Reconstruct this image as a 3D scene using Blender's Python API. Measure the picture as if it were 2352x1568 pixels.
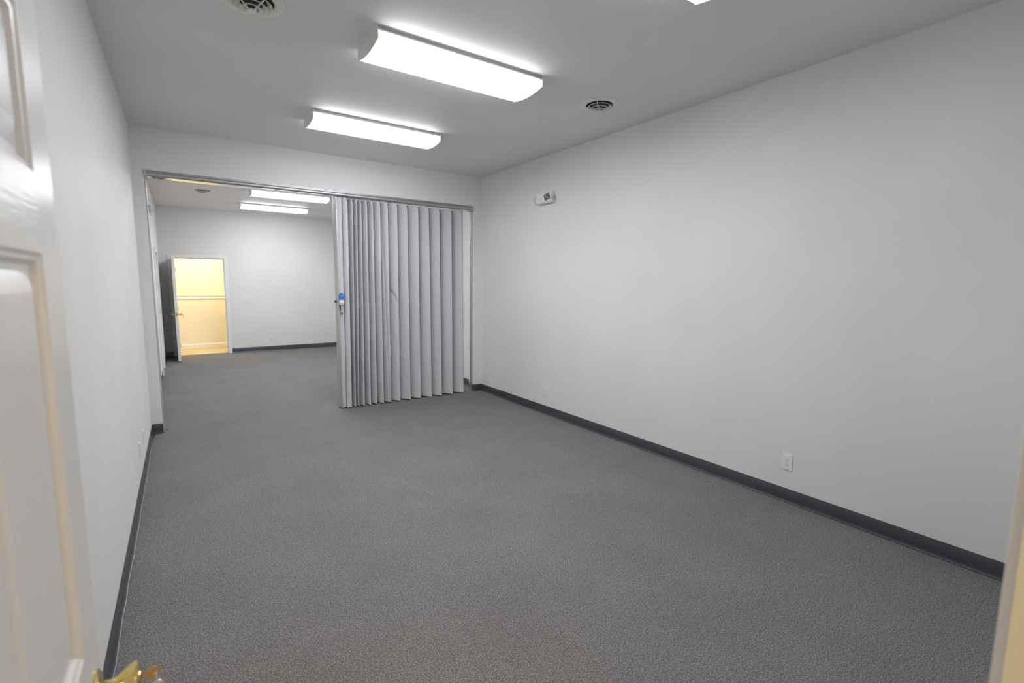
import bpy, bmesh, math, random
from mathutils import Vector, Matrix
random.seed(7)
for o in list(bpy.data.objects): bpy.data.objects.remove(o, do_unlink=True)
S = bpy.context.scene
COL = S.collection
PI = math.pi

# ------------------------------------------------------------------ camera
YAW, PITCH, ROLL, CAMZ, FPX = 0.598625, -0.119035, 0.009787, 1.5751, 1110.08
fwd = Vector((math.sin(YAW)*math.cos(PITCH), math.cos(YAW)*math.cos(PITCH), math.sin(PITCH)))
rgt = Vector((math.cos(YAW), -math.sin(YAW), 0)); upv = rgt.cross(fwd)
r2 = math.cos(ROLL)*rgt + math.sin(ROLL)*upv; u2 = -math.sin(ROLL)*rgt + math.cos(ROLL)*upv
cd = bpy.data.cameras.new('camera'); cam = bpy.data.objects.new('camera', cd); COL.objects.link(cam)
cd.sensor_width = 36; cd.sensor_fit = 'HORIZONTAL'; cd.lens = FPX*36/2352; cd.clip_start = .01
cam.matrix_world = Matrix(((r2.x,u2.x,-fwd.x,0),(r2.y,u2.y,-fwd.y,0),(r2.z,u2.z,-fwd.z,CAMZ),(0,0,0,1)))
cd.dof.use_dof = True; cd.dof.focus_distance = 5.5; cd.dof.aperture_fstop = 3.2
S.camera = cam
# ------------------------------------------------------------------ world, light levels, exposure
w = bpy.data.worlds.new('world'); S.world = w; w.use_nodes = True
w.node_tree.nodes['Background'].inputs[0].default_value = (.5,.5,.5,1)
w.node_tree.nodes['Background'].inputs[1].default_value = .02
TUBE = 26.0                       # radiance of a fluorescent diffuser
TUBE_COL = (.930, .955, 1.0)
HALL_W = 82.0                    # radiance of the warm dome lamp in the far hall
HALL_NEAR_W = 62.0               # the near hall lamp is weaker
HALL_COL = (1.0, .805, .47)
HALL_NEAR_COL = (1.0, .68, .24)
S.view_settings.view_transform = 'Standard'; S.view_settings.look = 'None'
S.view_settings.exposure = 0.0; S.view_settings.gamma = 1.0; S.view_settings.use_curve_mapping = False

# ------------------------------------------------------------------ materials
def mat(name, col, rough=.5, metal=0., spec=.5):
    m = bpy.data.materials.new(name); m.use_nodes = True
    b = m.node_tree.nodes['Principled BSDF']
    b.inputs['Base Color'].default_value = (*col, 1); b.inputs['Roughness'].default_value = rough
    b.inputs['Metallic'].default_value = metal; b.inputs['Specular IOR Level'].default_value = spec
    return m
def nodes(m): return m.node_tree, m.node_tree.nodes['Principled BSDF']
def coords(t, scale=(1,1,1), src='Object'):
    c = t.nodes.new('ShaderNodeTexCoord'); mp = t.nodes.new('ShaderNodeMapping')
    t.links.new(c.outputs[src], mp.inputs[0]); mp.inputs['Scale'].default_value = scale
    return mp.outputs[0]
def noise(t, vec, scale, detail=2, rough=.5):
    n = t.nodes.new('ShaderNodeTexNoise'); t.links.new(vec, n.inputs['Vector'])
    n.inputs['Scale'].default_value = scale; n.inputs['Detail'].default_value = detail; n.inputs['Roughness'].default_value = rough
    return n.outputs[0]
def ramp(t, fac, stops):
    r = t.nodes.new('ShaderNodeValToRGB'); t.links.new(fac, r.inputs[0])
    e = r.color_ramp.elements
    while len(e) < len(stops): e.new(.5)
    for i,(p,c) in enumerate(stops): e[i].position = p; e[i].color = (*c,1)
    return r.outputs[0]
def bump(m, height, strength, dist=.01):
    t,b = nodes(m); n = t.nodes.new('ShaderNodeBump'); t.links.new(height, n.inputs['Height'])
    n.inputs['Strength'].default_value = strength; n.inputs['Distance'].default_value = dist
    t.links.new(n.outputs[0], b.inputs['Normal'])
def paint(name, col, rough, scale, strength, var=.03):
    m = mat(name, col, rough); t,b = nodes(m); v = coords(t)
    bump(m, noise(t, v, scale, 3, .55), strength, .003)
    lo = tuple(c*(1-var) for c in col); hi = tuple(min(1,c*(1+var)) for c in col)
    t.links.new(ramp(t, noise(t, v, 1.3, 3), [(.3,lo),(.7,hi)]), b.inputs['Base Color'])
    return m
def emit(name, col, strength):
    m = bpy.data.materials.new(name); m.use_nodes = True; t = m.node_tree
    t.nodes.remove(t.nodes['Principled BSDF']); e = t.nodes.new('ShaderNodeEmission')
    e.inputs[0].default_value = (*col,1); e.inputs[1].default_value = strength
    t.links.new(e.outputs[0], t.nodes['Material Output'].inputs[0]); return m

M = {}
M['wall'] = paint('wall_paint', (.80,.79,.768), .55, 90, .16)
M['ceil'] = paint('ceiling_paint', (.80,.79,.785), .6, 70, .28)
M['hall'] = paint('hall_paint', (.86,.82,.73), .55, 90, .12)
M['trim'] = paint('trim_paint', (.86,.86,.85), .32, 60, .03, .01)
M['vinyl'] = paint('base_vinyl', (.058,.061,.072), .27, 25, .05, .08)
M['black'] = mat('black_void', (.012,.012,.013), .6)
M['dark'] = mat('dark_plastic', (.03,.03,.032), .4)
M['plate'] = mat('white_plastic', (.85,.85,.84), .3)
M['metal_white'] = mat('white_enamel', (.82,.81,.78), .35)
M['blue_tape'] = paint('blue_tape', (.045,.22,.72), .5, 150, .4, .15)
M['white_tape'] = paint('white_tape', (.75,.76,.77), .45, 120, .5, .1)
M['grey_plastic'] = mat('grey_plastic', (.52,.52,.51), .35)
M['grille_grey'] = mat('grille_grey', (.20,.20,.20), .5)
M['led'] = emit('red_led', (1,.22,.20), .9)
M['crumb'] = mat('crumb_brown', (.16,.055,.015), .8)
M['hall_floor'] = paint('hall_vinyl', (.62,.52,.36), .45, 12, .05, .08)
M['lens_clear'] = mat('clear_plastic', (.62,.62,.64), .12)

def brushed(name, col, rough, stretch):
    m = mat(name, col, rough, 1.0); t,b = nodes(m)
    v = coords(t, stretch); n = noise(t, v, 60, 3)
    r = t.nodes.new('ShaderNodeMapRange'); t.links.new(n, r.inputs[0])
    r.inputs[3].default_value = rough*.75; r.inputs[4].default_value = rough*1.3
    t.links.new(r.outputs[0], b.inputs['Roughness']); bump(m, n, .05, .002); return m
M['alu_x'] = brushed('aluminium_track', (.50,.50,.52), .46, (.05,6,6))
M['alu_slick'] = brushed('aluminium_runner', (.66,.66,.66), .13, (.05,6,6))
M['alu_z'] = brushed('aluminium_post', (.62,.62,.66), .42, (8,8,.04))
M['brass'] = brushed('polished_brass', (.78,.62,.22), .14, (1,1,1))
M['key'] = brushed('key_brass', (.62,.42,.20), .30, (1,1,1))
M['steel'] = brushed('steel', (.72,.72,.73), .22, (1,1,1))

# molded door skin: white enamel with a faint embossed grain
m = mat('door_enamel', (.84,.84,.84), .28); t,b = nodes(m)
bump(m, noise(t, coords(t,(40,40,2.2)), 3.2, 4, .6), .10, .004); M['door'] = m
m = mat('door_enamel_rail', (.84,.84,.84), .28); t,b = nodes(m)
bump(m, noise(t, coords(t,(2.2,40,40)), 3.2, 4, .6), .22, .004); M['door_rail'] = m

# loop-pile carpet
m = mat('carpet', (.1,.1,.1), .95, 0, .15); t,b = nodes(m); v = coords(t)
vo = t.nodes.new('ShaderNodeTexVoronoi'); t.links.new(v, vo.inputs['Vector']); vo.inputs['Scale'].default_value = 230
n1 = noise(t, v, 170, 3, .7); n2 = noise(t, v, 2.0, 3)
c1 = ramp(t, n1, [(.32,(.085,.082,.080)),(.5,(.265,.258,.252)),(.66,(.48,.468,.458))])
mx = t.nodes.new('ShaderNodeMixRGB'); mx.blend_type = 'MULTIPLY'; mx.inputs[0].default_value = .75
t.links.new(c1, mx.inputs[1]); t.links.new(ramp(t, vo.outputs['Distance'], [(.0,(1.15,1.15,1.15)),(.75,(.42,.42,.42))]), mx.inputs[2])
mx2 = t.nodes.new('ShaderNodeMixRGB'); mx2.blend_type = 'MULTIPLY'; mx2.inputs[0].default_value = 1
t.links.new(mx.outputs[0], mx2.inputs[1]); t.links.new(ramp(t, n2, [(.3,(.93,.93,.93)),(.7,(1.05,1.05,1.05))]), mx2.inputs[2])
t.links.new(mx2.outputs[0], b.inputs['Base Color']); bump(m, vo.outputs['Distance'], -.6, .004); M['carpet'] = m

# woven partition fabric
m = mat('partition_fabric', (.42,.42,.44), .85, 0, .2); t,b = nodes(m); v = coords(t)
n1 = noise(t, coords(t,(1,1,.35)), 420, 2); n2 = noise(t, v, 3, 3)
t.links.new(ramp(t, n1, [(.3,(.53,.53,.545)),(.7,(.68,.68,.695))]), b.inputs['Base Color'])
bump(m, n1, .15, .002); M['fabric'] = m

# fluorescent diffuser: a little dimmer just at the two ends, where the tubes stop
def diffuser(name, level):
    m = emit(name, TUBE_COL, level); t = m.node_tree; em = [n for n in t.nodes if n.type=='EMISSION'][0]
    sx = t.nodes.new('ShaderNodeSeparateXYZ'); t.links.new(coords(t), sx.inputs[0])
    ab = t.nodes.new('ShaderNodeMath'); ab.operation = 'ABSOLUTE'; t.links.new(sx.outputs[0], ab.inputs[0])
    mr = t.nodes.new('ShaderNodeMapRange'); t.links.new(ab.outputs[0], mr.inputs[0])
    mr.inputs[1].default_value = .47; mr.inputs[2].default_value = .60; mr.inputs[3].default_value = level; mr.inputs[4].default_value = level*.12
    ms = t.nodes.new('ShaderNodeMapRange'); t.links.new(sx.outputs[2], ms.inputs[0])      # the upright sides pass less light than the bottom
    ms.inputs[1].default_value = -.0725; ms.inputs[2].default_value = -.0715; ms.inputs[3].default_value = 1.0; ms.inputs[4].default_value = .42
    mu = t.nodes.new('ShaderNodeMath'); mu.operation = 'MULTIPLY'; t.links.new(mr.outputs[0], mu.inputs[0]); t.links.new(ms.outputs[0], mu.inputs[1])
    t.links.new(mu.outputs[0], em.inputs[1]); return m
M['diffuser'] = diffuser('diffuser', TUBE); M['diffuser_dim'] = diffuser('diffuser_dim', TUBE*.5)   # the light by the near door is turned down to darken that end
M['dome'] = emit('dome_lamp', HALL_COL, HALL_W); M['dome_fill'] = emit('dome_lamp_fill', HALL_COL, HALL_W*.42); M['dome_near'] = emit('dome_lamp_near', HALL_NEAR_COL, HALL_NEAR_W)

# ------------------------------------------------------------------ mesh helpers
class MB:
    def __init__(s): s.v=[]; s.f=[]; s.sm=[]
    def add(s, vs, fs, smooth=False):
        o=len(s.v); s.v += [tuple(p) for p in vs]; s.f += [tuple(i+o for i in f) for f in fs]; s.sm += [smooth]*len(fs); return s
    def box(s, x0,x1,y0,y1,z0,z1, bev=0.):
        if bev:
            bm = bmesh.new(); bmesh.ops.create_cube(bm, size=1)
            for q in bm.verts: q.co = Vector(((x0+x1)/2+q.co.x*(x1-x0),(y0+y1)/2+q.co.y*(y1-y0),(z0+z1)/2+q.co.z*(z1-z0)))
            bmesh.ops.bevel(bm, geom=bm.edges[:], offset=bev, segments=2, affect='EDGES', profile=.6)
            bm.verts.index_update(); s.add([q.co[:] for q in bm.verts], [[q.index for q in f.verts] for f in bm.faces]); bm.free(); return s
        v=[(x,y,z) for x in (x0,x1) for y in (y0,y1) for z in (z0,z1)]
        return s.add(v, [(0,1,3,2),(4,6,7,5),(0,4,5,1),(2,3,7,6),(0,2,6,4),(1,5,7,3)])
    def extrude(s, poly, axis, a0, a1, smooth=False, caps=True, closed=True):
        # poly in the two remaining axes (cyclic order kept), swept along axis
        def P(u,w,a): return {'x':(a,u,w),'y':(u,a,w),'z':(u,w,a)}[axis]
        n=len(poly); v=[P(u,w,a0) for u,w in poly]+[P(u,w,a1) for u,w in poly]
        f=[(i,(i+1)%n,(i+1)%n+n,i+n) for i in range(n if closed else n-1)]
        s.add(v,f,smooth)
        if caps: s.add(v,[tuple(range(n))[::-1], tuple(range(n,2*n))])
        return s
    def lathe(s, prof, axis='z', o=(0,0,0), seg=32, smooth=True):
        # prof: (radius, height)
        v=[];n=len(prof)
        for k in range(seg):
            a=2*PI*k/seg
            for r,h in prof:
                c,d=r*math.cos(a),r*math.sin(a)
                p={'z':(c,d,h),'x':(h,c,d),'y':(d,h,c)}[axis]; v.append(tuple(p[i]+o[i] for i in range(3)))
        f=[]
        for k in range(seg):
            k2=(k+1)%seg
            for i in range(n-1): f.append((k*n+i,k2*n+i,k2*n+i+1,k*n+i+1))
        return s.add(v,f,smooth)
    def tube(s, pts, r, seg=8, smooth=True):
        pts=[Vector(p) for p in pts]; v=[]
        for i,p in enumerate(pts):
            d=(pts[min(i+1,len(pts)-1)]-pts[max(i-1,0)]).normalized()
            a=d.orthogonal().normalized() if i==0 else (pa-d*pa.dot(d)).normalized(); pa=a; c=d.cross(a)
            v += [tuple(p+r*(math.cos(2*PI*k/seg)*a+math.sin(2*PI*k/seg)*c)) for k in range(seg)]
        f=[(i*seg+k,i*seg+(k+1)%seg,(i+1)*seg+(k+1)%seg,(i+1)*seg+k) for i in range(len(pts)-1) for k in range(seg)]
        f += [tuple(range(seg))[::-1], tuple(range((len(pts)-1)*seg,len(pts)*seg))]
        return s.add(v,f,smooth)
    def build(s, name, material, parent=None, loc=(0,0,0), rot=(0,0,0)):
        me=bpy.data.meshes.new(name); me.from_pydata(s.v,[],s.f); me.update()
        bm=bmesh.new(); bm.from_mesh(me); bmesh.ops.remove_doubles(bm, verts=bm.verts[:], dist=1e-6)
        bmesh.ops.recalc_face_normals(bm, faces=bm.faces[:]); bm.to_mesh(me); bm.free()
        if any(s.sm):
            for p in me.polygons: p.use_smooth=True
            me.set_sharp_from_angle(angle=math.radians(38))
        me.materials.append(M[material]); o=bpy.data.objects.new(name,me); COL.objects.link(o)
        o.location=loc; o.rotation_euler=rot
        if parent: o.parent=parent
        return o
def tag(o, label=None, cat=None, group=None, kind=None):
    if label: o['label']=label
    if cat: o['category']=cat
    if group: o['group']=group
    if kind: o['kind']=kind
    return o
def root(name, loc=(0,0,0), rz=0):
    o=bpy.data.objects.new(name,None); COL.objects.link(o); o.location=loc; o.rotation_euler=(0,0,rz); o.empty_display_size=.1; return o
def dup(o, loc=None, rz=None, parent=None, name=None):
    c=o.copy(); COL.objects.link(c); c.parent=parent
    if name: c.name=name
    if loc is not None: c.location=loc
    if rz is not None: c.rotation_euler=(0,0,rz)
    for ch in list(o.children): dup(ch, parent=c)
    return c
def struct(o, label, cat): return tag(o, label, cat, kind='structure')

# ------------------------------------------------------------------ room numbers (metres)
XL, XR, H = -.3315, 3.5937, 3.05
YN0, YN = -.035, .094            # near wall (hall side, room side)
YP, YP2 = 6.068, 6.203           # partition wall
YF, YF2 = 12.20, 12.32           # far wall
OXL, OXR, OZ = -.238, 3.466, 2.650   # partition opening
DW, DH = .910, 2.03              # door leaf
NL = -.200; NR = NL+.916         # near doorway clear opening
FL = -.130; FR = FL+.916         # far doorway clear opening
LY0, LY1 = 9.80, 10.62           # doorway in the left wall of the far room
J = .018                         # jamb thickness

struct(MB().box(XL-.12,XR+.12,-.035,12.26,-.05,0).build('floor','carpet'), 'grey loop-pile carpet across both rooms', 'floor')
struct(MB().box(XL-.12,XR+.12,.0,12.30,H,H+.06).build('ceiling','ceil'), 'grey-white textured flat ceiling over both rooms', 'ceiling')
struct(MB().box(XR,XR+.12,-.035,12.32,0,H).build('wall_right','wall'), 'long plain off-white wall with dark cove base', 'wall')
L=MB(); L.box(XL-.12,XL,-.035,LY0-J,0,H).box(XL-.12,XL,LY1+J,12.32,0,H).box(XL-.12,XL,LY0-J,LY1+J,DH+.005+J,H)
struct(L.build('wall_left','wall'), 'off-white wall running behind the near open door', 'wall')
N=MB(); N.box(XL,NL-J,YN0,YN,0,H).box(NR+J,XR,YN0,YN,0,H).box(NL-J,NR+J,YN0,YN,DH+.005+J,H)
struct(N.build('wall_near','wall'), 'off-white wall holding the near doorway', 'wall')
Pw=MB(); Pw.box(XL,OXL,YP,YP2,0,H).box(OXR,XR,YP,YP2,0,H).box(OXL,OXR,YP,YP2,OZ,H)
struct(Pw.build('wall_partition','wall'), 'off-white header wall above and beside the wide partition opening', 'wall')
Fw=MB(); Fw.box(XL,FL-J,YF,YF2,0,H).box(FR+J,XR,YF,YF2,0,H).box(FL-J,FR+J,YF,YF2,DH+.005+J,H)
struct(Fw.build('wall_far','wall'), 'off-white end wall with the yellow-lit doorway', 'wall')

# halls behind both doorways (warm light)
def hall(tagname, y0, y1, x0, x1, words):
    hz=2.45
    struct(MB().box(x0,x1,y0,y1,-.05,-.002).build('floor_%s_hall'%tagname,'hall_floor'), 'tan floor of the %s'%words, 'floor')
    struct(MB().box(x0,x1,y0,y1,hz,hz+.05).build('ceiling_%s_hall'%tagname,'hall'), 'cream ceiling of the %s'%words, 'ceiling')
HX0,HX1=-1.30,2.10; FY1=13.36; NY1=-1.25
hall('far', YF2, FY1, HX0, HX1, 'yellow-lit hall beyond the far doorway')
struct(MB().box(HX0,HX1,FY1,FY1+.1,0,2.45).build('wall_far_hall','hall'), 'cream wall with chair rail beyond the far doorway','wall')
struct(MB().box(HX0-.1,HX0,YF2,FY1,0,2.45).build('wall_far_hall_left','hall'), 'cream left end of the far hall','wall')
struct(MB().box(HX1,HX1+.1,YF2,FY1,0,2.45).build('wall_far_hall_right','hall'), 'cream right end of the far hall','wall')
struct(MB().box(XL-.98,XL-.12,YF2-.06,YF2,0,2.45).build('wall_far_hall_side','hall'), 'cream wall stretch on the room side of the far hall','wall')
hall('near', NY1, YN0, HX0, HX1, 'hall behind the near doorway')
struct(MB().box(HX0,HX1,NY1-.1,NY1,0,2.45).build('wall_near_hall','hall'), 'cream wall of the hall behind the near doorway','wall')
struct(MB().box(HX0-.1,HX0,NY1,YN0,0,2.45).build('wall_near_hall_left','hall'), 'cream left end of the near hall','wall')
struct(MB().box(HX1,HX1+.1,NY1,YN0,0,2.45).build('wall_near_hall_right','hall'), 'cream right end of the near hall','wall')
struct(MB().box(XL-.98,XL-.12,YN0,YN0+.06,0,2.45).build('wall_near_hall_side','hall'), 'cream wall stretch on the room side of the near hall','wall')
# chair rail and base moulding on the far hall wall
cr=[(FY1,1.245),(FY1-.012,1.245),(FY1-.026,1.236),(FY1-.026,1.222),(FY1-.010,1.214),(FY1-.010,1.184),(FY1-.020,1.176),(FY1-.020,1.162),(FY1-.006,1.150),(FY1,1.150)]
struct(MB().extrude(cr,'x',HX0,HX1).build('trim_1','trim'), 'two-step white chair rail on the cream hall wall','trim')
bs=[(FY1,0),(FY1-.015,0),(FY1-.015,.085),(FY1-.011,.100),(FY1-.006,.112),(FY1-.004,.118),(FY1,.118)]
struct(MB().extrude(bs,'x',HX0,HX1).build('baseboard_far_hall','trim'), 'white moulded baseboard of the cream hall wall','baseboard')

# cove base
def cove(name, path, label, wob=0.):
    """path: floor points; the room lies to the left of the walking direction"""
    prof=[(0,.1016),(.0022,.1016),(.0034,.0995),(.0034,.026),(.0048,.014),(.0085,.006),(.0135,.0025),(.0165,.0018),(.0165,0),(0,0)]
    fine=[]
    for a,b_ in zip(path[:-1],path[1:]):
        a=Vector(a);b_=Vector(b_); n=max(1,int((b_-a).length/.12)) if wob else 1
        fine += [a+(b_-a)*k/n for k in range(n)]
    fine.append(Vector(path[-1])); n=len(fine); vs=[]; k=len(prof)
    for i,p in enumerate(fine):
        d0=(fine[i]-fine[i-1]).normalized() if i else None; d1=(fine[i+1]-fine[i]).normalized() if i<n-1 else None
        n0=Vector((-d0.y,d0.x)) if d0 else Vector((-d1.y,d1.x)); n1=Vector((-d1.y,d1.x)) if d1 else n0
        mi=(n0+n1).normalized(); mi/=max(.35,mi.dot(n1))
        wv=wob*(math.sin(i*1.7)+.7*math.sin(i*.63+1)+.5*math.sin(i*3.1)) if 0<i<n-1 else 0
        for (q,z) in prof:
            qq=q+(max(0,wv+wob)*min(1,q/.01) if q>.0036 else 0)
            vs.append((p.x+mi.x*qq,p.y+mi.y*qq,z))
    fs=[(i*k+j,i*k+(j+1)%k,(i+1)*k+(j+1)%k,(i+1)*k+j) for i in range(n-1) for j in range(k)]
    fs+=[tuple(range(k)),tuple(range((n-1)*k,n*k))[::-1]]
    mb=MB(); mb.add(vs,fs,True); return struct(mb.build(name,'vinyl'),label,'baseboard')
CW=.062  # casing width
cove('baseboard_left', [(OXL,YP),(XL,YP),(XL,YN+.001)], 'dark grey cove base, wavy along the toe, under the wall behind the open near door', .002)
cove('baseboard_right', [(NR+CW+.012,YN),(XR,YN),(XR,YP),(OXR,YP),(OXR,YP2),(XR,YP2),(XR,YF),(FR+CW+.005,YF)], 'dark grey cove base along the long right-hand wall and far room')
cove('baseboard_far', [(FL-CW-.005,YF),(XL,YF),(XL,LY1+CW+.005)], 'short dark cove base in the corner behind the far open door')
cove('baseboard_far_left', [(XL,LY0-CW-.005),(XL,YP2),(OXL,YP2)], 'dark cove base on the left wall of the far room')

# ------------------------------------------------------------------ door frames
def frame(name, label, jl, jr, ya, yb, face_dir, axis='x', ct=.017):
    """jl,jr clear opening; ya..yb jamb depth; casings on both wall faces ya and yb (axis x), stop in the middle"""
    e=root(name); tag(e,label,'door frame',kind='structure')
    top=DH+.005
    def put(nm, u0,u1,v0,v1,z0,z1,bev=0.):
        b=MB()
        if axis=='x': b.box(u0,u1,v0,v1,z0,z1,bev)
        else: b.box(v0,v1,u0,u1,z0,z1,bev)
        return b.build(nm,'trim',e)
    put('jamb',jl-J+.0005,jl,ya,yb,0,top); put('jamb',jr,jr+J-.0005,ya,yb,0,top); put('head_jamb',jl-J+.0005,jr+J-.0005,ya,yb,top,top+J-.0005)
    lo,hi=(yb-.072,yb-.050) if face_dir>0 else (ya+.050,ya+.072)
    put('stop',jl,jl+.011,lo,hi,0,top-.011); put('stop',jr-.011,jr,lo,hi,0,top-.011); put('head_stop',jl,jr,lo,hi,top-.011,top)
    r=.009
    for s_,(c0,c1) in ((1,(yb,yb+ct)),(-1,(ya-ct,ya))):
        put('casing',jl-r-CW,jl-r,c0,c1,0,top+r,.004); put('casing',jr+r,jr+r+CW,c0,c1,0,top+r,.004)
        put('head_casing',jl-r-CW,jr+r+CW,c0,c1,top+r,top+r+CW,.004)
    return e
frame('trim_2','white painted frame of the near doorway, edge glowing yellow from the hall',NL,NR,YN0,YN,1,'x',.011)
frame('trim_3','white painted frame around the yellow-lit far doorway',FL,FR,YF,YF2,-1)
frame('trim_4','white painted frame of the doorway in the left wall of the far room',LY0,LY1,XL-.12,XL,-1,'y')

# ------------------------------------------------------------------ six-panel door leaf: local x from the hinge, y across, z up
TH=.044
def make_door(width):
    st=.112; mul=.105; pw=(width-2*st-mul)/2
    rails=[(0,.235),(.845,1.020),(1.609,1.714),(1.917,DH)]
    parts=[]
    h=TH/2
    parts.append(('stile','door',MB().box(0,st,-h,h,.012,DH,.0015)))
    parts.append(('stile','door',MB().box(width-st,width,-h,h,.012,DH,.0015)))
    for z0,z1 in rails: parts.append(('rail','door_rail',MB().box(st,width-st,-h,h,max(z0,.012),z1)))
    for (a,b_) in zip(rails[:-1],rails[1:]):
        parts.append(('mullion','door',MB().box(st+pw,st+pw+mul,-h,h,a[1],b_[0])))
        for x0 in (st,st+pw+mul):
            x1=x0+pw; z0,z1=a[1],b_[0]
            mb=MB(); rings=[(0,h),(.005,h-.0035),(.010,h-.0045),(.016,h-.011),(.024,h-.012),(.050,h-.004),(.056,h-.0035)]
            for sgn in (-1,1):
                vs=[];fs=[]
                for d,y in rings: vs+=[(x0+d,sgn*y,z0+d),(x1-d,sgn*y,z0+d),(x1-d,sgn*y,z1-d),(x0+d,sgn*y,z1-d)]
                n=len(rings)
                for i in range(n-1):
                    for k in range(4): fs.append((i*4+k,i*4+(k+1)%4,(i+1)*4+(k+1)%4,(i+1)*4+k))
                fs.append(tuple((n-1)*4+k for k in range(4))); mb.add(vs,fs)
            parts.append(('panel','door',mb))
    return parts
def knob_mesh():
    prof=[(.0001,0),(.033,0),(.033,.004),(.028,.009),(.016,.011),(.0125,.014),(.0115,.024),(.0130,.032),(.0185,.043),(.0240,.054),(.0268,.061),(.0268,.064),(.0250,.0665),(.0120,.0680),(.0100,.0675),(.0095,.0690),(.0001,.0690)]
    return [(r,q*.83) for r,q in prof]
KZ=.925
def door(name, label, loc, rz, width=DW):
    e=root(name,loc,rz); tag(e,label,'door',kind='structure')
    for nm,mt,mb in make_door(width): mb.build(nm,mt,e)
    pr=knob_mesh(); kx=width-.060
    k=MB().lathe([(r,-TH/2-q) for r,q in pr],'y',(kx,0,KZ),28).build('knob','brass',e)
    MB().box(kx-.0012,kx+.0012,-TH/2-.0578,-TH/2-.0571,KZ-.004,KZ+.004).build('keyway','dark',k)
    MB().lathe([(r,TH/2+q) for r,q in pr],'y',(kx,0,KZ),28).build('knob','brass',e)
    l=MB().box(width-.0005,width+.0015,-.0125,.0125,KZ-.028,KZ+.028,.0004).build('latch_plate','brass',e)
    MB().extrude([(-.006,KZ-.008),(.006,KZ-.008),(.006,KZ+.008),(-.006,KZ+.008)],'x',width+.0015,width+.009).build('latch_bolt','brass',l)
    for z in (.22,1.0,1.80):
        b=MB().lathe([(.0001,z-.045),(.0055,z-.045),(.0055,z+.045),(.0001,z+.045)],'z',(-.004,TH/2+.004,0),12)
        b.box(-.001,.030,TH/2,TH/2+.002,z-.044,z+.044); b.build('hinge','brass',e)
    return e
# near door: hinged on the left jamb, swung 90 degrees into the room; visible face at x = -0.150
door('door_1','white six-panel door with a keyed brass knob, standing open by the near doorway',(-.150-TH/2, YN-.002, 0), PI/2)
# far door: same, swung into the far room
door('door_2','white door standing open beside the yellow-lit doorway, seen edge on',(FL+.006+TH/2, YF-.004, 0), -PI/2)
door('door_3','white closed door in the left wall of the far room',(XL-.117+TH/2, LY0+.003, 0), PI/2, LY1-LY0-.006)

# keys in the two keyed knobs (things of their own)
def key_set(label, loc, rz, flip=1):
    e=root('key',loc,rz); tag(e,label,'key')
    # blade runs along +x out of the knob; the bow is a shield with a hole
    b=MB(); outer=[(.004,-.004),(.008,-.0095),(.016,-.0125),(.025,-.0105),(.030,0),(.025,.0105),(.016,.0125),(.008,.0095),(.004,.004)]
    hole=[(.0225+.0042*math.cos(a),.0042*math.sin(a)) for a in [2*PI*k/9+PI for k in range(9)]]
    vs=[];n=9
    for y in (-.0011,.0011):
        vs+=[(u,y,w_) for u,w_ in outer]+[(u,y,w_) for u,w_ in hole]
    # match hole points to outer by angle
    ang=lambda p:math.atan2(p[1],p[0]-.0225)
    order=sorted(range(9),key=lambda i:ang(outer[i])); horder=sorted(range(9),key=lambda i:ang(hole[i]))
    fs=[]
    for i in range(9):
        a,c=order[i],order[(i+1)%9]; p,q=9+horder[i],9+horder[(i+1)%9]
        fs+=[(a,c,q,p),(a+18,p+18,q+18,c+18),(a,a+18,c+18,c),(p,q,q+18,p+18)]
    b.add(vs,fs); b.build('bow','key',e)
    MB().box(-.010,.006,-.0010,.0010,-.0036,.0036,.0003).build('blade','key',e)
    ring=[(.0225+.0*math.cos(a), .010*math.sin(a), -.0095+.0125*math.cos(a)) for a in [2*PI*k/20 for k in range(21)]]
    MB().tube(ring,.0008,6).build('ring','steel',e); e.scale=(.84,.84,.84)
    hb=MB(); hb.lathe([(.0042,-.001),(.0115,-.001),(.0115,.001),(.0042,.001),(.0042,-.001)],'y',(.0225,.004,-.034),18)
    hb.box(.0185,.0265,.003,.005,-.070,-.044); hb.build('second_key','steel',e)
    return e
key_set('brass key with a second key hanging from it, stuck in the near door knob', (-.150+.0590, YN-.002+DW-.060, KZ), 0)
k2=key_set('key stuck in the knob of the far open door', (FL+.006+TH+.0590, YF-.004-(DW-.060), KZ), 0)

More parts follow.
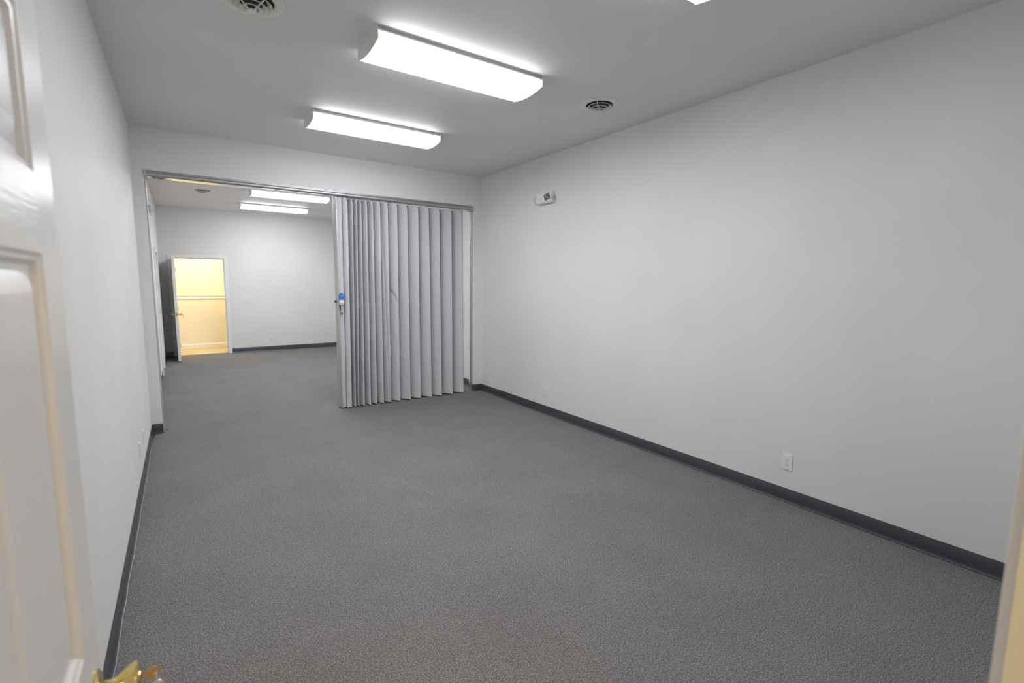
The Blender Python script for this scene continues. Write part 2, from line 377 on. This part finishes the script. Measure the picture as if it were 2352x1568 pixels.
# ------------------------------------------------------------------ folding partition
part=root('folding_partition',(1.57,6.136,0)); tag(part,'grey fabric accordion partition drawn halfway across the wide opening','partition')
PX,PY=1.57,6.136
top=[1.710,1.772,1.824,1.876,1.948,2.018,2.111,2.212,2.332,2.466,2.622,2.769,2.927,3.103,3.263]
bot=[1.693,1.739,1.784,1.853,1.931,2.017,2.104,2.204,2.330,2.478,2.623,2.785,2.938,3.109,3.281]
def fabric_side(side):
    NZ=170 if side==0 else 30; ZT,ZB=2.582,.012
    rows=[]
    zs=[ZB+(ZT-ZB)*k/NZ for k in range(NZ+1)]
    zs=sorted(set(zs+([1.20+.006*k+.0001 for k in range(58)]+[.60+.008*k+.0001 for k in range(58)] if side==0 else [])+[.02,.03,.045,.05,.055,.065,.08,2.50,2.535,2.55,2.565,2.575]))
    rnd=random.Random(3+side); ph=[rnd.uniform(0,6.28) for _ in range(20)]; jb=[rnd.uniform(-.006,.010) for _ in range(20)]
    front,back=(6.036,6.176) if side==0 else (6.036,6.084) # ridge / valley depths seen from this side
    for z in zs:
        tz=(z-ZB)/(ZT-ZB); xs=[b_+(a-b_)*tz for a,b_ in zip(top,bot)]
        pts=[]
        prev=1.640+.02*tz   # valley beside the lead panel
        px0=[prev]+xs
        if side==0: pts += [(prev-.055,6.078),(prev-.03,6.0785),(prev-.008,6.083),(prev,6.096)]
        else: pts += [(prev-.055,6.078),(prev,6.096)]
        for i,x in enumerate(xs):
            x0=px0[i]; wd=x-x0
            ridge=front+.004*math.sin(ph[i]+z*1.3); vy=back if i else min(back,6.104)
            # valley sits ~30% after the previous ridge
            fr=.36+.26*max(0,min(1,(.105-wd)/.05)); vx=x0+(fr*wd if i else 0)
            sway=.006*math.sin(2.2*z+ph[i])*min(1,wd/.1)
            # facing facet, softly bulging towards the camera
            for u in ((0,.02,.05,.09,.13,.18,.23,.28,.34,.40,.46,.52,.58,.64,.70,.76,.82,.87,.91,.94,.965,.985,1.0) if side==0 else (0,.18,.43,.68,.88,1.0)):
                X=vx+(x-vx)*u; e_=u**(.20+.42*min(1,max(0,(wd-.05)/.10)))
                Y=vy+(ridge-vy)*e_-.008*math.sin(PI*u)+sway*math.sin(PI*u)
                if u<.06: Y-=.004
                if u>.93: Y+=.010*((u-.93)/.07)**2     # rolled ridge edge
                # sagging crease on the ninth fold, long diagonal pull on the eighth
                if side==0 and i==8:
                    zc=1.505-.20*u**1.5-.02; d=(z-zc)
                    k_=max(0,1-u)**.6*min(1,u*8+.4)
                    q_=.5+.5*math.tanh(d/.010)
                    Y+=(.030*math.exp(min(0,d)/.10)*(1-q_)-.020*math.exp(-max(0,d)/.16)*q_)*k_   # hollow under a bulging lip
                    for zc0,a in ((1.06,.016),(.72,.013),(.50,.008)):
                        d=z-(zc0-.42*u)
                        q_=.5+.5*math.tanh(d/.012); Y+=(a*math.exp(min(0,d)/.06)*(1-q_)-a*.6*math.exp(-max(0,d)/.08)*q_)*(1-u)*min(1,u*6)
                if side==0 and i==7:
                    uc=.10+.62*(2.45-z)/2.2; Y+=.024*math.exp(-((u-uc)/.12)**2)*max(0,min(1,(2.45-z)/.5))*max(0,min(1,(1-u)*4))
                if side==0 and i in (3,12,9):
                    for q in range(3):
                        d=z-(.28+.17*q+.03*i%.1-.12*u); Y+=.0045*math.exp(-(d/.030)**2)*math.sin(PI*u)
                if z<.075:       # sewn hem, slightly flared
                    Y-=.004*(1 if z>.052 and z<.058 else .5)+.010*(1-z/.075)*(.5+.5*math.sin(ph[i]+u*5))
                zz=z
                if z<.055: zz=z+.010*(math.sin(PI*u)*.5+jb[i])*(1-z/.055)-.004*(1-z/.055)
                if z>2.50: Y+=.060*((z-2.50)/.085)**2*(u**2)*.6; zz=z-(.014*u*u+.010*(1-u)**2)*((z-2.50)/.085)
                pts.append((X,Y,zz))
            # turned-away facet back to the next valley
            nxt=px0[i+2] if i+2<len(px0) else x+.12
            nv=x+(.36+.26*max(0,min(1,(.105-(nxt-x))/.05)))*(nxt-x)
            last=(i==len(xs)-1)
            for u in ((.03,.08,.2,.45,.75) if not last else (.03,.08,.2,.45,.75,1.0)):
                X=x+(nv-x)*u
                Y=(ridge+.010)+((back if not last else front+.075)-ridge-.010)*u**(.40 if not last else .9)
                if u<.05: Y-=.004
                X+=.002*math.sin(PI*u)
                zz=z-(.014*(1-u)*((z-2.50)/.085) if z>2.50 else 0)
                pts.append((X,Y,zz))
        rows.append([(p[0],p[1],p[2] if len(p)==3 else z) for p in pts])
    mb=MB(); n=len(rows[0]); vs=[]
    for r in rows:
        for x,y,z in r:
            if side: y=2*PY-y
            vs.append((x-PX,y-PY,z))
    fs=[(i*n+j,i*n+j+1,(i+1)*n+j+1,(i+1)*n+j) for i in range(len(rows)-1) for j in range(n-1)]
    mb.add(vs,fs,True); return mb
fo=fabric_side(0).build('fabric_cover','fabric',part); sm=fo.modifiers.new('cloth_thickness','SOLIDIFY'); sm.thickness=.002; sm.offset=0
fb=fabric_side(1).build('fabric_cover','fabric',part); sm=fb.modifiers.new('cloth_thickness','SOLIDIFY'); sm.thickness=.002; sm.offset=0
# end closing strip
MB().box(3.300-PX,3.3135-PX,-.030,.045,.016,2.575,.003).build('end_post','fabric',part)
# lead post: aluminium edge with a fabric-wrapped flat
lp=MB(); lp.extrude([(0,-.066),(.010,-.072),(.016,-.072),(.016,.072),(.010,.072),(0,.066)],'z',.012,2.582); lp.build('lead_post','alu_z',part)
MB().box(.016,.034,-.060,.060,.012,2.580,.003).build('lead_panel','fabric',part)
MB().box(-.003,0,-.030,.030,.02,2.575).build('edge_seal','grey_plastic',part)
# pull handle wrapped in blue and white tape
hd=MB(); hd.box(.028,.056,-.068,-.058,1.190,1.440,.002); hp=hd.build('handle_plate','grey_plastic',part)
MB().box(.024,.050,-.100,-.086,1.205,1.325,.003).build('handle_grip','grey_plastic',hp)
MB().box(.026,.046,-.090,-.066,1.420,1.437,.002).build('handle_cap','dark',hp)
MB().box(.012,.024,-.0745,-.060,1.235,1.300,.001).build('keyhole_plate','dark',hp)
def blob(z0,z1,rx,ry,cx,cy,seed,mtl,nm):
    rn=random.Random(seed); mb=MB(); seg=14; rows=7; vs=[]
    for i in range(rows):
        t_=i/(rows-1); z=z0+(z1-z0)*t_; s_=.78+.30*math.sin(PI*t_)
        for k in range(seg):
            a=2*PI*k/seg; j=1+rn.uniform(-.10,.10); vs.append((cx+rx*s_*j*math.cos(a),cy+ry*s_*j*math.sin(a),z+rn.uniform(-.004,.004)))
    fs=[(i*seg+k,i*seg+(k+1)%seg,(i+1)*seg+(k+1)%seg,(i+1)*seg+k) for i in range(rows-1) for k in range(seg)]
    fs+=[tuple(range(seg))[::-1],tuple(range((rows-1)*seg,rows*seg))]
    mb.add(vs,fs); return mb.build(nm,mtl,hp)
tag(blob(1.350,1.428,.027,.022,.034,-.090,5,'blue_tape','tape_wrap'),'blue tape wound around the handle')
tag(blob(1.298,1.356,.030,.024,.036,-.092,9,'white_tape','tape_wrap'),'white tape wound around the handle')
MB().box(-.022,0,-.012,.012,1.322,1.352,.002).build('latch_nub','dark',part)
# small dark discs for the eyelet holes near handle height in four valleys
for x in (2.640,2.800,2.955,3.128): MB().lathe([(.0001,0),(.0045,0),(.0045,.003),(.0001,.003)],'y',(x-PX,-.062,1.487),10).build('eyelet','dark',part)

# overhead track
tr=root('partition_track',(OXL,YP,OZ)); tag(tr,'brushed aluminium overhead track of the grey folding partition','track')
pf=[(0.,0.),(0.,-.006),(.004,-.009),(.004,-.016),(-.004,-.020),(-.009,-.028),(-.0105,-.038),(-.009,-.048),(-.003,-.056),(.004,-.059),(.010,-.059),(.010,-.020),(.124,-.020),(.124,-.059),(.130,-.059),(.134,-.055),(.134,0.)]
MB().extrude(pf,'x',.0005,OXR-OXL-.0005,True).build('rail','alu_x',tr)
for a_,b_ in ((.0105,.055),(.068,.1235)): MB().box(.001,OXR-OXL-.001,a_,b_,-.061,-.050).build('runner','alu_slick',tr)
br=[(-.011,-.004),(-.013,-.030),(-.011,-.066),(.120,-.068),(.120,-.060),(.004,-.058),(.004,-.004)]
MB().extrude(br,'x',.0006,.026).build('end_bracket','grey_plastic',tr)
MB().extrude(br,'x',OXR-OXL-.026,OXR-OXL-.0006).build('end_bracket','grey_plastic',tr)
MB().lathe([(.0001,-.006),(.005,-.006),(.005,0),(.0001,0)],'x',(OXR-OXL+.0064,-.006,-.052),10).build('screw','steel',tr)
MB().lathe([(.0001,-.003),(.004,-.003),(.004,0),(.0001,0)],'z',(.075,.035,-.061),10).build('screw','dark',tr)

# jamb channels
jc=root('jamb_channel',(OXL,YP,0)); tag(jc,'wide shiny aluminium receiving channel on the jamb opposite the partition','channel')
MB().extrude([(0,.018),(.012,.016),(.013,.030),(.007,.034),(.007,.100),(.013,.104),(.012,.118),(0,.116)],'z',.006,OZ-.066,False).build('channel','alu_z',jc)
MB().box(.0072,.0092,.050,.086,.98,1.10,.0006).build('strike_plate','steel',jc)
MB().box(.0093,.0098,.060,.076,1.02,1.06).build('strike_slot','dark',jc)
MB().lathe([(.0001,.0072),(.004,.0072),(.004,.009),(.0001,.009)],'x',(0,.068,2.36),10).build('screw','dark',jc)
jr=root('jamb_channel',(OXR,YP,0)); tag(jr,'narrow aluminium channel on the jamb behind the folded partition','channel')
MB().extrude([(-.004,.042),(-.022,.042),(-.022,.046),(-.008,.047),(-.008,.073),(-.022,.074),(-.022,.078),(-.004,.078)],'z',.004,OZ-.066,False).build('channel','alu_z',jr)

# ------------------------------------------------------------------ ceiling lights (local origin on the ceiling)
def make_light(dm):
    e=root('ceiling_light'); hx=.603
    lens=[(-.179,-.030),(-.179,-.072)]+[(.179*k/8,-.072-.021*(1-(k/8)**2)) for k in range(-7,8)]+[(.179,-.072),(.179,-.030)]
    mb=MB(); mb.extrude(lens,'x',-hx+.006,hx-.006,False,False,False); mb.build('diffuser',dm,e)
    MB().extrude([(-.150,0),(-.152,-.020),(-.181,-.024),(-.181,-.0298),(.181,-.0298),(.181,-.024),(.152,-.020),(.150,0)],'x',-hx+.006,hx-.006).build('housing','metal_white',e)
    cap=[(-.150,0),(-.176,-.008),(-.185,-.014),(-.185,-.075)]+[(.185*k/8,-.075-.022*(1-(k/8)**2)) for k in range(-7,8)]+[(.185,-.075),(.185,-.014),(.176,-.008),(.150,0)]
    for s_ in (-1,1): MB().extrude(cap,'x',s_*(hx-.006),s_*hx).build('end_cap','metal_white',e)
    return e
LX=1.621
L0=make_light('diffuser'); L0.location=(LX,3.082,H-.0005)
tag(L0,'lit wraparound fluorescent ceiling light level with the two round vents of the near room','ceiling light','fluorescent ceiling lights')
L1=make_light('diffuser_dim'); L1.location=(LX,1.470,H-.0005)
tag(L1,'lit wraparound fluorescent ceiling light closest to the near doorway','ceiling light','fluorescent ceiling lights')
for y,lab in ((4.730,'lit wraparound fluorescent ceiling light next to the header above the folding partition'),
              (7.430,'lit wraparound fluorescent ceiling light of the far room, hidden behind the header over the partition'),
              (9.090,'lit wraparound fluorescent ceiling light of the far room beside its round vent'),
              (10.80,'lit wraparound fluorescent ceiling light closest to the end wall with the yellow-lit doorway')):
    tag(dup(L0,(LX,y,H-.0005)),lab)
# warm dome lamps in the halls
def make_dome(mt):
    e=root('hall_lamp')
    MB().lathe([(.0001,0),(.15,0),(.15,-.02),(.0001,-.02)],'z',(0,0,0),28).build('base','metal_white',e)
    MB().lathe([(.145,-.02),(.135,-.05),(.10,-.08),(.05,-.095),(.0001,-.10)],'z',(0,0,0),28).build('shade',mt,e)
    return e
D0=make_dome('dome'); D0.location=(.33,12.60,2.449); tag(D0,'warm dome lamp on the ceiling of the hall past the far doorway','lamp','far hall lamps')
for x,lab in ((-.95,'added warm fill dome of the far hall at the end behind the open door'),(1.70,'added warm fill dome of the far hall at the end away from the open door')):
    D2=make_dome('dome_fill'); D2.location=(x,12.60,2.449); tag(D2,lab,'lamp','far hall lamps')  # unseen end lamps added to even out the light on the hall wall
D1=make_dome('dome_near'); D1.location=(.10,-.92,2.449); tag(D1,'warm dome lamp on the ceiling of the hall behind the near doorway','lamp','warm hall lamps')

# ------------------------------------------------------------------ round ceiling vents
def make_vent():
    e=root('ceiling_vent')
    MB().lathe([(.110,-.001),(.112,-.007),(.118,-.010),(.150,-.006),(.163,-.003),(.163,0),(.110,-.001)],'z',(0,0,0),48).build('flange','metal_white',e)
    MB().lathe([(.0001,-.0016),(.111,-.0016),(.111,-.0005),(.0001,-.0005)],'z',(0,0,0),36).build('duct_shade','black',e)  # flat black disc in place of the shaded duct interior
    for r,z in ((.094,-.020),(.070,-.034),(.046,-.047)):     # cones hanging in steps
        MB().lathe([(r-.016,z+.016),(r-.004,z+.010),(r+.007,z),(r+.008,z-.0025),(r+.005,z-.002),(r-.005,z+.007),(r-.017,z+.013),(r-.016,z+.016)],'z',(0,0,0),44).build('cone_ring','metal_white',e)
    MB().lathe([(.0001,-.062),(.014,-.062),(.024,-.058),(.023,-.054),(.010,-.046),(.0001,-.046)],'z',(0,0,0),28).build('hub','metal_white',e)
    for k in range(4):
        a=k*PI/2+.62; q=[(.112,-.004),(.112,-.009),(.016,-.058),(.016,-.050)]
        MB().extrude(q,'y',-.003,.003).build('cross_bar','metal_white',e,rot=(0,0,a))
    return e
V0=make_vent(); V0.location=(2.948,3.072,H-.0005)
tag(V0,'round louvred ceiling vent near the long plain wall','vent','round ceiling vents')
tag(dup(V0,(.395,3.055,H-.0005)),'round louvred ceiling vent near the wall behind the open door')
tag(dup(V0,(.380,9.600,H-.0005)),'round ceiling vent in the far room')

# ------------------------------------------------------------------ outlets and plates: local plate in XZ facing -Y
def plate_mesh(w_,h_): return MB().box(-w_/2,w_/2,-.0062,0,-h_/2,h_/2,.0024)
def make_outlet():
    e=root('outlet'); plate_mesh(.0715,.1155).build('plate','plate',e)
    for z in (.0195,-.0195):
        pts=[]
        for k in range(24):
            a=2*PI*k/24; pts.append((.0172*math.cos(a), max(-.0142,min(.0142,.0172*math.sin(a)))+z))
        r=MB().extrude(pts,'y',-.0078,-.005).build('receptacle','plate',e)
        for x,hh in ((-.0064,.0080),(.0064,.0066)): MB().box(x-.0013,x+.0013,-.0080,-.0077,z+.002,z+.002+hh).build('slot','dark',r)
        MB().lathe([(.0001,-.0080),(.0028,-.0080),(.0028,-.0077),(.0001,-.0077)],'y',(0,0,z-.0075),10).build('ground_hole','dark',r)
    MB().lathe([(.0001,-.0072),(.0028,-.0070),(.0032,-.0060),(.0001,-.0060)],'y',(0,0,0),10).build('screw','steel',e)
    return e
O0=make_outlet(); O0.location=(XR,1.677,.300); O0.rotation_euler=(0,0,-PI/2)
tag(O0,'white duplex outlet on the long plain wall, farther from the partition','outlet','wall outlets')
tag(dup(O0,(XR,4.550,.289),-PI/2),'white duplex outlet on the long plain wall below the emergency light')
tag(dup(O0,(XL,4.86,.305),PI/2),'white duplex outlet low on the wall behind the near open door')
tag(dup(O0,(1.641,YF,.295),0),'white duplex outlet low on the end wall of the far room')
def make_blank(nm,w_,h_,hole):
    e=root(nm); plate_mesh(w_,h_).build('plate','plate',e)
    if hole=='switch':
        MB().box(-.0055,.0055,-.0070,-.006,-.012,.012).build('surround','plate',e)
        MB().extrude([(-.0065,-.004),(-.018,.006),(-.017,.010),(-.0065,.006)],'x',-.004,.004).build('toggle','plate',e)
    else:
        MB().lathe([(.0001,-.014),(.0035,-.014),(.0048,-.012),(.0048,-.006),(.0001,-.006)],'y',(0,0,0),12).build('jack','steel',e)
    for z in (.038,-.038): MB().lathe([(.0001,-.0072),(.0028,-.0070),(.0030,-.0060),(.0001,-.0060)],'y',(0,0,z),10).build('screw','plate',e)
    return e
c=make_blank('cable_plate',.070,.114,'jack'); c.location=(XL,4.50,.300); c.rotation_euler=(0,0,PI/2)
tag(c,'white cable wall plate beside the outlet behind the open door','wall plate')
c=make_blank('light_switch',.072,.118,'switch'); c.location=(1.154,YF,1.199)
tag(c,'white light switch beside the yellow-lit doorway','switch')
c=make_blank('hall_plate',.075,.200,'jack'); c.location=(-.045,FY1,.365)
tag(c,'tall white wall plate low on the cream hall wall','wall plate')

# ------------------------------------------------------------------ emergency lights: local body in XZ facing -Y
def make_emergency():
    e=root('emergency_light')
    b=MB(); prof=[(0,-.062),(-.052,-.062),(-.064,-.050),(-.052,.056),(-.044,.062),(0,.062)]
    b.extrude(prof,'x',-.138,.138); b.build('body','plate',e)
    def F(x,z,o=0.):        # point on the face of the body, which leans back
        t_=(z+.050)/.106; return (x,-.064+.012*t_-o,z)
    def slab(q,d): return MB().add(q+[(p[0],p[1]+d,p[2]) for p in q],[(0,1,2,3),(4,7,6,5),(0,4,5,1),(1,5,6,2),(2,6,7,3),(3,7,4,0)])
    g=slab([F(-.010,.026,.0006),F(.092,.050,.0006),F(.126,-.026,.0006),F(.034,-.046,.0006)],.004).build('grille','grille_grey',e)
    for i in range(7):
        for k in range(6):
            u=(i+.5+.5*(k%2)-.25)/7; w_=(k+.5)/6
            x=-.006+.096*u+.038*w_; z=.027+.020*u-.070*w_; p=F(x,z,.0008)
            MB().lathe([(.0001,0),(.0046,0),(.0046,.0012),(.0001,.0012)],'y',(p[0],p[1]-.0008,p[2]),8).build('grille_hole','plate' if (i*3+k*2)%5==0 else 'dark',g)
    tag(slab([F(-.088,-.006,.0006),F(-.012,.002,.0006),F(-.008,-.040,.0006),F(-.088,-.042,.0006)],.002).build('sticker','white_tape',e),'white paper sticker')
    MB().lathe([(.0001,-.006),(.0045,-.005),(.0055,0),(.0055,.002),(.0001,.002)],'z',(-.055,-.050,-.062),12).build('led','led',e)
    # swivelled lamp head on one side, turned-in lamp head on the other
    def oval(cx,cz,rx,rz,k): return [(cx+rx*k*math.cos(2*PI*q/22),cz+rz*k*math.sin(2*PI*q/22)) for q in range(22)]
    h=MB().extrude(oval(-.178,-.004,.058,.044,1),'y',-.030,-.006,True); h.extrude(oval(-.178,-.004,.058,.044,.86),'y',-.042,-.030,True)
    hh=h.build('lamp_head','lens_clear',e)
    for q in range(3): MB().lathe([(.0001,-.045),(.007,-.044),(.009,-.041),(.0001,-.041)],'y',(-.205+.022*q,0,.012-.014*q),10).build('lamp_facet','plate',hh)
    MB().lathe([(.0001,.138),(.026,.138),(.030,.142),(.029,.148),(.020,.152),(.0001,.153)],'x',(0,-.032,-.012),20).build('lamp_head','lens_clear',e)
    return e
E0=make_emergency(); E0.location=(XR,4.560,2.568); E0.rotation_euler=(0,0,-PI/2)
tag(E0,'white emergency light with a red indicator high on the long plain wall','emergency light','emergency lights')
E2=tag(dup(E0,(XL,8.75,2.568),PI/2),'white emergency light in the far room, half hidden by the partition jamb')
for ch in list(E2.children):
    if ch.name.startswith('led'): bpy.data.objects.remove(ch)

# crumbs on the carpet
def crumb(x,y,s_,mtl,label,seed):
    rn=random.Random(seed); mb=MB(); vs=[];seg=7
    for h_,r in ((.0,.8),(.35,1.),(.75,.7)):
        for k in range(seg):
            a=2*PI*k/seg; j=rn.uniform(.75,1.2); vs.append((s_*r*j*math.cos(a),.7*s_*r*j*math.sin(a),s_*h_))
    fs=[(i*seg+k,i*seg+(k+1)%seg,(i+1)*seg+(k+1)%seg,(i+1)*seg+k) for i in range(2) for k in range(seg)]+[tuple(range(seg))[::-1],tuple(range(2*seg,3*seg))]
    mb.add(vs,fs); return tag(mb.build('crumb',mtl,None,(x,y,0)),label,'crumb')
crumb(-.205,6.17,.010,'crumb','small brown crumb on the carpet by the jamb channel',1)
